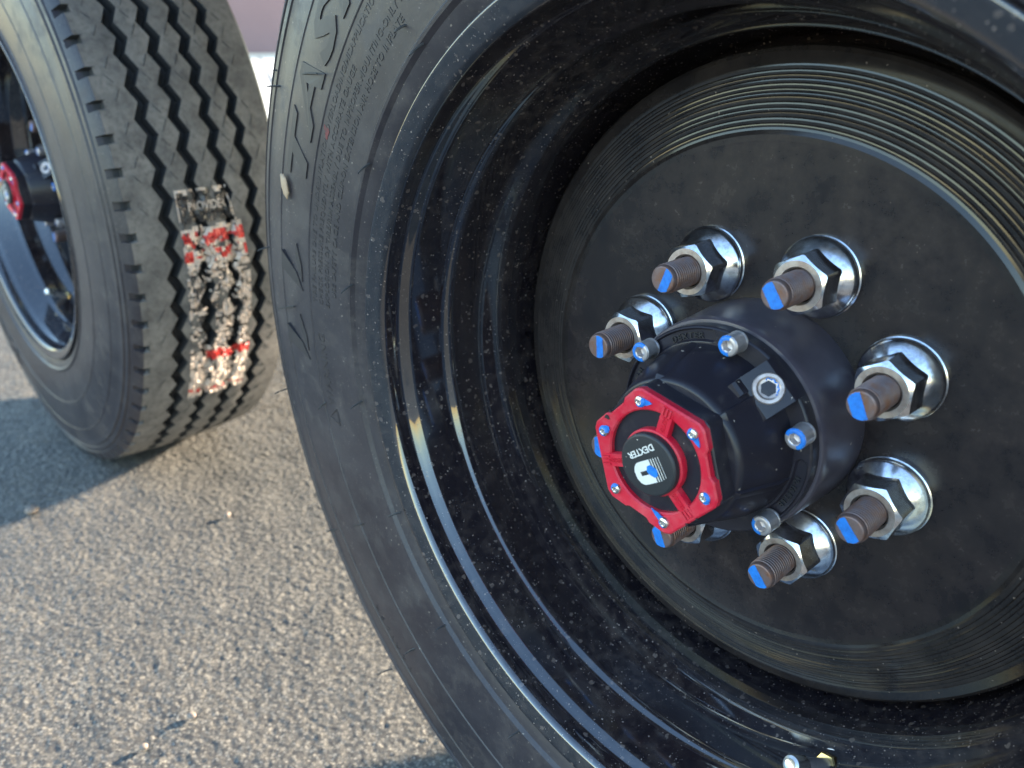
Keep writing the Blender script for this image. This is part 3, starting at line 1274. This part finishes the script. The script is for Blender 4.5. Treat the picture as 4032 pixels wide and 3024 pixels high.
for a, paint in CAPB:
    t = math.radians(a)
    hubparts.append(part_at_hub(socket_bolt(near, (53.6 * math.cos(t), 53.6 * math.sin(t)), 47.5, 58.0, 5.3, 2.9, a * 0.03, paint)))
nuts = []
for i in range(8):
    nuts.append(part_at_hub(build_nut(near, i, math.radians(NUT_PH[i]), MARKS[i])))
valve = part_at_hub(build_valve(near))

# ------------------------------------------------------------------ far wheel: copies of the parts, turned about the axle
far = wheel_root('trailer_wheel', LEFT, 'far black trailer wheel at left with zigzag tread and torn sticker')


def copy_tree(o, parent):
    c = o.copy()
    COL.objects.link(c)
    c.parent = parent
    for ch in o.children:
        copy_tree(ch, c)
    return c


far_tyre = copy_tree(tyre, far)
for o in [rim, disc, valve] + nuts:
    c = copy_tree(o, far)
    c.rotation_euler.y = math.radians(52)
for o in hubparts:
    c = copy_tree(o, far)
    c.rotation_euler.y = math.radians(10)

# ------------------------------------------------------------------ sidewall lettering
def lettering(parent):
    t = MB()
    z = lambda r: side_smooth(r) - 0.1
    arc_text(t, 'TASKMASTER', 299.5, math.radians(122.0), z, 34, 0.9, 1.3, 0.25, 1.18, height=1.0, stretch=1.8)
    a = t.obj('raised_lettering', ['letter'], parent, 0)
    for c in (0.0, 9.9):                                # slanted wedges moulded below the word
        w = MB()
        for poly in ([(326, 171.1), (307, 173.0), (299.5, 175.3), (326.5, 173.4)], [(306.3, 169.0), (307, 171.0), (299.5, 174.0), (300, 171.8)]):
            w.prism([(r * math.cos(math.radians(q + c)), r * math.sin(math.radians(q + c))) for r, q in poly], 102.0, 106.1)
        w.obj('moulded_wedge', ['letter'], parent, 0)
    a['label'] = 'big raised brand lettering'
    s = MB()
    L1 = 'TIRE FAILURE DUE TO UNDERINFLATION/OVERLOADING/MISAPPLICATION-FOLLOW TIRE PLACARD INSTRUCTIONS'
    L2 = 'CHECK PRESSURE FREQUENTLY WITH ACCURATE GAUGE'
    L3 = 'EXPLOSION OF TIRE/RIM ASSEMBLY DUE TO IMPROPER MOUNTING-ONLY SPECIALLY TRAINED PERSONS SHOULD'
    L4 = 'USE SAFETY CAGE AND CLIP-ON EXTENSION AIR HOSE TO INFLATE'
    for txt, r, a0 in ((L1, 282.5, 176), (L2, 275.0, 176), (L3, 267.5, 176), (L4, 260.0, 174)):
        vs, fs = text_geo(txt, 6.0, 0.38, 0.06, 0.0, 1.08)
        w = max(v[0] for v in vs) - min(v[0] for v in vs)
        arc_text(s, txt, r, math.radians(a0) - w / 2 / r, z, 6.0, 0.38, 0.06, 0.0, 1.08)
    arc_text(s, 'WARNING', 277, math.radians(-174), z, 10.5, 0.4, 0.12, 0.0, 1.1)
    # warning triangle
    c = math.radians(-166.6)
    for k in range(3):
        p = []
        for j in (k, k + 1):
            a = c + PI / 2 + 2 * PI * j / 3 - PI / 2
            p.append((279 * math.cos(c) + 7 * math.cos(a), 279 * math.sin(c) + 7 * math.sin(a), 105.3))
        s.tube(p, 0.6, 5)
    arc_text(s, 'TRAILER', 323, math.radians(-133), z, 8.5, 0.4, 0.05, 0.0, 2.0)
    b = s.obj('small_lettering', ['letter'], parent, 0)
    b['kind'] = 'stuff'
    return a, b


lettering(tyre)
ft = MB()
arc_text(ft, 'TASKMASTER', 299.5, math.radians(205), lambda r: side_smooth(r) - 0.1, 34, 1.3, 1.3, 0.25, 1.18, stretch=1.8)
ft.obj('raised_lettering', ['letter'], far_tyre, 0)

# rubber hairs left from the mould
HAIRS = [([-309.0, 159.5, 96.0], [-320.5, 159.4, 104.0]), ([-316.8, 168.9, 94.0], [-319.1, 169.1, 99.0]), ([-277.6, 168.3, 103.0], [-247.9, 169.7, 110.0]),
         ([-167.9, 195.5, 103.5], [-170.8, 191.5, 110.0]), ([-154.0, 186.4, 104.0], [-156.3, 180.7, 112.0]), ([-208.8, 121.0, 104.0], [-210.3, 115.9, 112.0]),
         ([-237.7, 41.3, 104.0], [-239.5, 36.9, 112.0]), ([-351.2, -2.3, 98.0], [-311.4, 10.5, 107.0]), ([-353.5, 45.6, 95.5], [-368.5, 40.3, 101.0]),
         ([-282.2, -55.8, 104.0], [-287.4, -62.2, 110.0]), ([-237.2, -41.7, 104.0], [-240.2, -45.6, 112.0]), ([-316.1, -187.7, 97.0], [-245.3, -143.5, 107.0]),
         ([-359.6, -72.9, 94.0], [-367.2, -77.2, 102.0]), ([-199.2, -113.3, 105.0], [-207.9, -119.0, 110.0]), ([-156.5, -186.1, 104.0], [-158.9, -188.2, 111.0]),
         ([-191.0, -227.0, 104.0], [-199.2, -234.9, 110.0]), ([-83.2, -229.5, 104.0], [-87.2, -233.6, 111.0]), ([-235.3, -280.0, 98.0], [-247.1, -289.7, 104.0])]
for a, b in HAIRS:
    a, b = Vector(a), Vector(b)
    mid = (a + b) / 2 + Vector((0.0, 0.8, 0.8))
    t = MB()
    pts = []
    for k in range(7):
        s = k / 6
        pts.append(tuple(a * (1 - s) ** 2 + mid * 2 * s * (1 - s) + b * s * s))
    t.tube(pts, [0.75, 0.7, 0.68, 0.62, 0.58, 0.5, 0.4], 5)
    t.obj('rubber_hair', ['groove'], tyre, 60)

# red crayon mark on the sidewall
t = MB()
rnd = random.Random(9)
poly = []
for k in range(14):
    a = 2 * PI * k / 14
    r = 3.4 * (1 + 0.35 * math.sin(3 * a + 1)) * rnd.uniform(0.8, 1.1)
    poly.append((-250 + r * 0.7 * math.cos(a), 136 + r * 1.3 * math.sin(a)))
t.prism(poly, 104.6, 105.75)
t.obj('crayon_mark', ['crayon'], tyre, 0)


# ------------------------------------------------------------------ torn paper label on the far tread
def sticker(parent):
    rng = random.Random(21)
    nth, nz = 92, 44
    th0, th1 = math.radians(6.0), math.radians(-35.5)
    grids = {0: MB(), 1: MB(), 2: MB(), 3: MB()}
    vals = [[rng.random() for _ in range(40)] for _ in range(80)]

    def vn(u, v):
        i, j = int(u), int(v)
        fu, fv = u - i, v - j
        fu, fv = fu * fu * (3 - 2 * fu), fv * fv * (3 - 2 * fv)
        g = lambda a, b: vals[a % 80][b % 40]
        return (g(i, j) * (1 - fu) + g(i + 1, j) * fu) * (1 - fv) + (g(i, j + 1) * (1 - fu) + g(i + 1, j + 1) * fu) * fv

    def pos(a, b):
        s, q = a / nth, b / nz
        th = th0 + (th1 - th0) * s
        zl = 34.5 - 7 * max(0, s - 0.55)
        zr = -30 - 11 * min(s * 3, 1)
        z = zl + (zr - zl) * q
        deg = math.degrees(th)
        p = ((deg - 4.6) / 5.0) % 1
        tri = -1 + 4 * p if p <= 0.5 else 3 - 4 * p
        r = crown(z) + 0.35 + 0.8 * vn(a * 0.33, b * 0.33)
        for g in GROOVES:
            d = abs(z - g - 4.2 * tri)
            if d < 5.9:
                r -= (5.9 - d) * 0.75
        return (r * math.cos(th), r * math.sin(th), z), tri, z

    keep = {}
    for a in range(nth):
        for b in range(nz):
            (p, tri, z) = pos(a + 0.5, b + 0.5)
            s, q = (a + 0.5) / nth, (b + 0.5) / nz
            torn = vn(a * 0.33 + 7, b * 0.33 + 3) * 0.65 + vn(a * 0.9 + 2, b * 0.9) * 0.35
            g = min(abs(z - g0 - 4.2 * tri) for g0 in GROOVES)
            lim = 0.26 if (s < 0.33 or s > 0.72) else 0.385
            if g < 6.5:
                lim += 0.12 if (s < 0.3 or s > 0.75) else 0.24
            if q < 0.42 and 0.38 < s < 0.68:
                lim += 0.10
            s += 0.028 * (vn(a * 0.25 + 11, b * 0.3 + 5) - 0.5)
            if torn < lim:
                continue
            if 0.125 < s < 0.145 or (s < 0.13 and q > 0.92 - s * 0):
                continue
            if s < 0.125:
                edge = s < 0.014 or q < 0.03 or q > 0.88
                m = 3 if edge else 2
            elif s < 0.30:
                m = 1 if (0.165 < s < 0.215 or 0.235 < s < 0.28) and vn(a * .45 + 3, b * .3) > 0.42 else 3
            elif s < 0.72:
                k = vn(a * 0.8 + 30, b * 0.35)
                m = 0 if k > 0.55 else (3 if k > 0.30 else 2)
            elif s < 0.765:
                m = 1 if q > 0.28 else 3
            elif 0.945 < s < 0.965:
                m = 1 if vn(a, b * 0.5) > 0.45 else 3
            else:
                m = 3 if vn(a * 0.7, b * 0.4) > 0.22 else 0
            grids[m].add([pos(a, b)[0], pos(a + 1, b)[0], pos(a + 1, b + 1)[0], pos(a, b + 1)[0]], [(0, 1, 2, 3)], 0)
    mb = MB()
    for m in range(4):
        b0 = len(mb.f)
        mb.add(grids[m].v, grids[m].f, m)
    me_o = mb.obj('paper_sticker', ['sticker_silver', 'sticker_red', 'sticker_black', 'sticker_cream'], parent, 40)
    bm = bmesh.new()
    bm.from_mesh(me_o.data)
    bmesh.ops.remove_doubles(bm, verts=bm.verts, dist=1e-6)
    bm.to_mesh(me_o.data)
    bm.free()
    me_o.data.shade_smooth()
    me_o['label'] = 'torn red, black and cream paper sticker stuck on the tread'
    # the printed word, pale on the black top block
    vs, fs = text_geo('PROVIDER', 13, 0.15, 0.15, 0.0, 1.0)
    tm = MB()
    out = []
    ff = []
    for u, v, w in vs:
        z = 1.5 - u * 0.72
        th = math.radians(2.6) + v / 386
        r = crown(z) + 1.35 + w
        for g in GROOVES:
            if abs(z - g) < 5:
                r -= 2
        out.append((r * math.cos(th), r * math.sin(th), z))
    tm.add(out, fs, 0)
    tm.obj('sticker_lettering', ['sticker_cream'], parent, 0)


sticker(far_tyre)

# ------------------------------------------------------------------ seed husk on the near tyre, stones on the asphalt
def blob(name, loc, size, mat, label, cat, seed, group=None, rot=0.0):
    rnd = random.Random(seed)
    bm = bmesh.new()
    bmesh.ops.create_icosphere(bm, subdivisions=2, radius=1.0)
    for v in bm.verts:
        k = 1 + rnd.uniform(-0.16, 0.16)
        v.co = Vector((v.co.x * size[0] * k, v.co.y * size[1] * k, v.co.z * size[2] * k))
    me = bpy.data.meshes.new(name)
    bm.to_mesh(me)
    bm.free()
    me.materials.append(M[mat])
    me.shade_smooth()
    o = link(bpy.data.objects.new(name, me))
    o.location = loc
    o.rotation_euler = (0, 0, rot)
    o['label'] = label
    o['category'] = cat
    if group:
        o['group'] = group
    return o


s = blob('seed_husk', (-0.3072, -0.1062, AX + 0.0964), (0.0040, 0.0012, 0.0088), 'seed', 'small tan seed husk stuck on the sidewall lettering of the near tyre', 'seed', 5)
s.rotation_euler = (0, math.radians(-12), 0)
for (x, y, sz, lab, sd_) in ((-0.875, -0.200, 0.0085, 'pinkish stone on the asphalt at the left edge, in front of the far wheel', 11),
                             (-0.690, -0.025, 0.0050, 'small tan stone on the asphalt just right of the far tyre', 12),
                             (-0.40, -0.205, 0.0042, 'pale chip on the asphalt low in the picture, in front of the near tyre', 13),
                             (-0.395, -0.250, 0.0038, 'tiny pale stone on the asphalt at the bottom edge', 14)):
    blob('stone', (x, y, sz * 0.45), (sz, sz * 0.8, sz * 0.6), 'pebble', lab, 'stone', sd_, 'stones on the asphalt', sd_)
